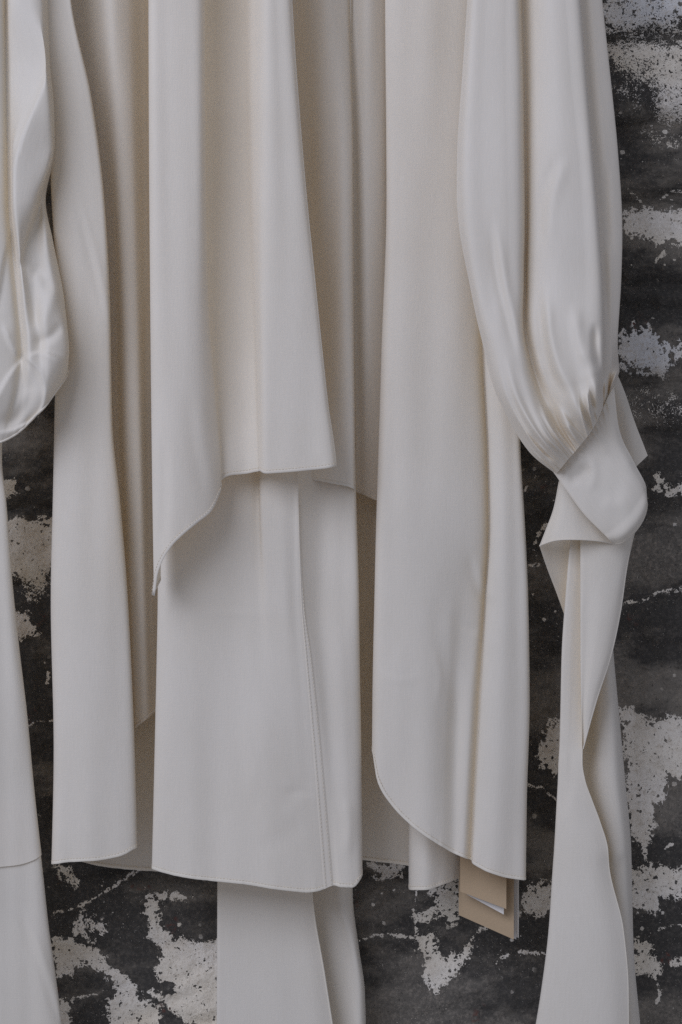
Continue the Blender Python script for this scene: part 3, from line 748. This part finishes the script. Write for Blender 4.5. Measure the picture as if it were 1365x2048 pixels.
sk = sheet('sleeve', {y: list(zip(a, [80 + (q - 80) * 0.74 for q in b])) for y, (a, b) in kd.items()},
 [880,892,896,889,885,881,876,865,849,818,783,746,738], M_SATIN, blouse, amp=0.7, seed=61, du=3, dv=4, lx=70, ly=300,
 cr=[('step', [(100,105),(84,170),(60,228),(36,290),(24,350),(27,420),(38,505),(44,540)], 45, 8), ('step', [(100,170),(115,262),(103,320),(84,390),(62,450),(42,520),(34,560)], 40, -8),
     ('step', [(36,708),(56,722),(76,742),(88,776),(84,812),(60,842),(12,862),(-60,868)], 26, 4.5), ('ridge', [(48,735),(58,772),(54,808),(26,838),(-20,850)], 13, -4.5),
     ('step', [(56,700),(40,722),(14,756),(-14,806),(-40,840)], 22, 3.5), ('step', [(140,728),(112,712),(76,704),(40,722)], 28, 3.2),
     ('ridge', [(60,690),(92,630),(114,560)], 15, 3.0), ('ridge', [(70,690),(104,672),(126,640)], 10, -2.6), ('step', [(30,430),(10,515),(-6,600),(-36,690)], 30, -4.0),
     ('step', [(2,640),(20,690),(42,722)], 18, 4.0), ('ridge', [(60,535),(86,548),(108,590)], 14, -2.6)])
hem(sk, M_SATIN, edge='bottom', width=2.0, thick=2.0, name='gather_seam')
ko = sk.obj
t = sheet('tie', lift({
 830:  [(-140,72),(-90,86),(-50,92),(-20,90),(-2,80),(4,66),(-4,52)],
 920:  [(-150,72),(-95,86),(-52,93),(-20,91),(-3,82),(3,68),(-6,52)],
 1000: [(-152,74),(-96,88),(-50,95),(-15,93),(4,84),(11,70),(0,52)],
 1150: [(-155,74),(-96,88),(-45,96),(-8,95),(14,86),(22,71),(10,52)],
 1300: [(-158,74),(-95,89),(-40,98),(4,97),(28,88),(37,72),(25,52)],
 1420: [(-160,74),(-95,90),(-35,100),(14,99),(41,89),(51,73),(38,52)],
 1580: [(-155,71.5),(-90,87.5),(-30,98.5),(24,97.5),(55,87.5),(66,72.5),(52,51)],
 1740: [(-155,73.6),(-88,90.6),(-24,100.8),(37,99.4),(73,89.6),(83.8,74.4),(70,51)]}, {4: 8, 5: 20}), [1748,1744,1736,1730,1719,1712,1704], M_SILK, ko, top=830, amp=0.8, seed=63, pk=0.0)
t = sheet('tie', lift({
 1600: [(-155,70),(-90,86),(-30,97),(25,96),(56,86),(66,71),(52,50)],
 1740: [(-155,72),(-88,89),(-24,99),(37,97.5),(73,88),(83.5,73),(70,50)],
 1850: [(-155,68),(-86,86),(-20,97),(45,96),(83,87),(95,72),(80,50)],
 1960: [(-155,68),(-84,86),(-16,98),(55,97),(97,88),(110,72),(95,50)],
 2200: [(-155,68),(-80,86),(-6,98),(72,97),(124,88),(140,72),(125,50)]}, {4: 8, 5: 20}), [2190]*7, M_SILK, ko, top=1600, amp=0.8, seed=63,
 cr=[('wave', [(40,1810),(62,1870),(92,1950),(122,2040),(160,2150)], 10, 1.0)])

# ---------------------------------------------------------------- paper hang tag
tag = empty('hang_tag', None, 'folded kraft card swing tag with white slip, peeking out under the shirt-tail hem', 'tag')
def card(name, quad, mat, thick=0.5, bow=0.0):
    """a stiff card: four corners (x, y, depth) as top-left, top-right, bottom-right, bottom-left"""
    q = np.array(quad, float); n = 8
    V = []
    for back in (0, 1):
        for i in range(n):
            for j in range(n):
                a, b = i / (n - 1), j / (n - 1)
                p = (1-a) * ((1-b) * q[0] + b * q[1]) + a * ((1-b) * q[3] + b * q[2])
                V.append(W(p[0], p[1], p[2] + bow * math.sin(math.pi * b) - back * thick))
    G = grid_faces(n, n)
    F = np.concatenate([G, (G + n*n)[:, ::-1]])
    rim = [j for j in range(n)] + [i*n + n-1 for i in range(1, n)] + [(n-1)*n + j for j in range(n-2, -1, -1)] + [i*n for i in range(n-2, 0, -1)]
    F = np.concatenate([F, [(a, a + n*n, b + n*n, b) for a, b in zip(rim, rim[1:] + rim[:1])]])
    return mesh_obj(name, V, F, mat, tag, smooth=False)
card('back_card', [(925,1560,34),(1039,1610,56),(1038,1876,66),(924,1826,44)], M_WHITE, 0.6)
card('middle_card', [(922,1562,37),(1034,1612,60),(1033,1879,69),(921,1830,47)], M_WHITE, 0.6)
card('kraft_card', [(918,1560,42),(1029,1610,66),(1028,1879,76),(918,1830,52)], M_KRAFT, 0.7)
card('paper_slip', [(930,1600,49),(1010,1640,66),(1008,1829,80),(934,1789,64)], M_WHITE, 0.3)
card('kraft_flap', [(920,1600,48),(1014,1640,70),(1013,1818,88),(921,1783,66)], M_KRAFT, 0.7, bow=1.0)
st_p = np.array([W(975, 1604, 62), W(972, 1560, 58), W(968, 1500, 56), W(970, 1440, 58)])
tt = np.linspace(0, 3, 30); path = np.stack([np.interp(tt, range(4), st_p[:, k]) for k in range(3)], 1)
V_, F_ = tube(path, np.tile([[1.0, 0, 0]], (30, 1)), np.tile([[0, -1.0, 0]], (30, 1)), 0.0007, 0.0007, 6)
mesh_obj('string', V_, F_, M_STRING, tag)

# put each Empty at the base of its thing, parts staying where they are
bpy.context.view_layer.update()
for e, (px, py, d) in ((blouse, (700, 1760, 40)), (top_, (500, 1190, 100)), (dress, (520, 1785, 80)), (sash, (580, 2190, 45)), (tag, (975, 1879, 55))):
    v = Vector(W(px, py, d))
    e.location = v
    for c in [o for o in bpy.data.objects if o.parent == e]:
        c.location = -v
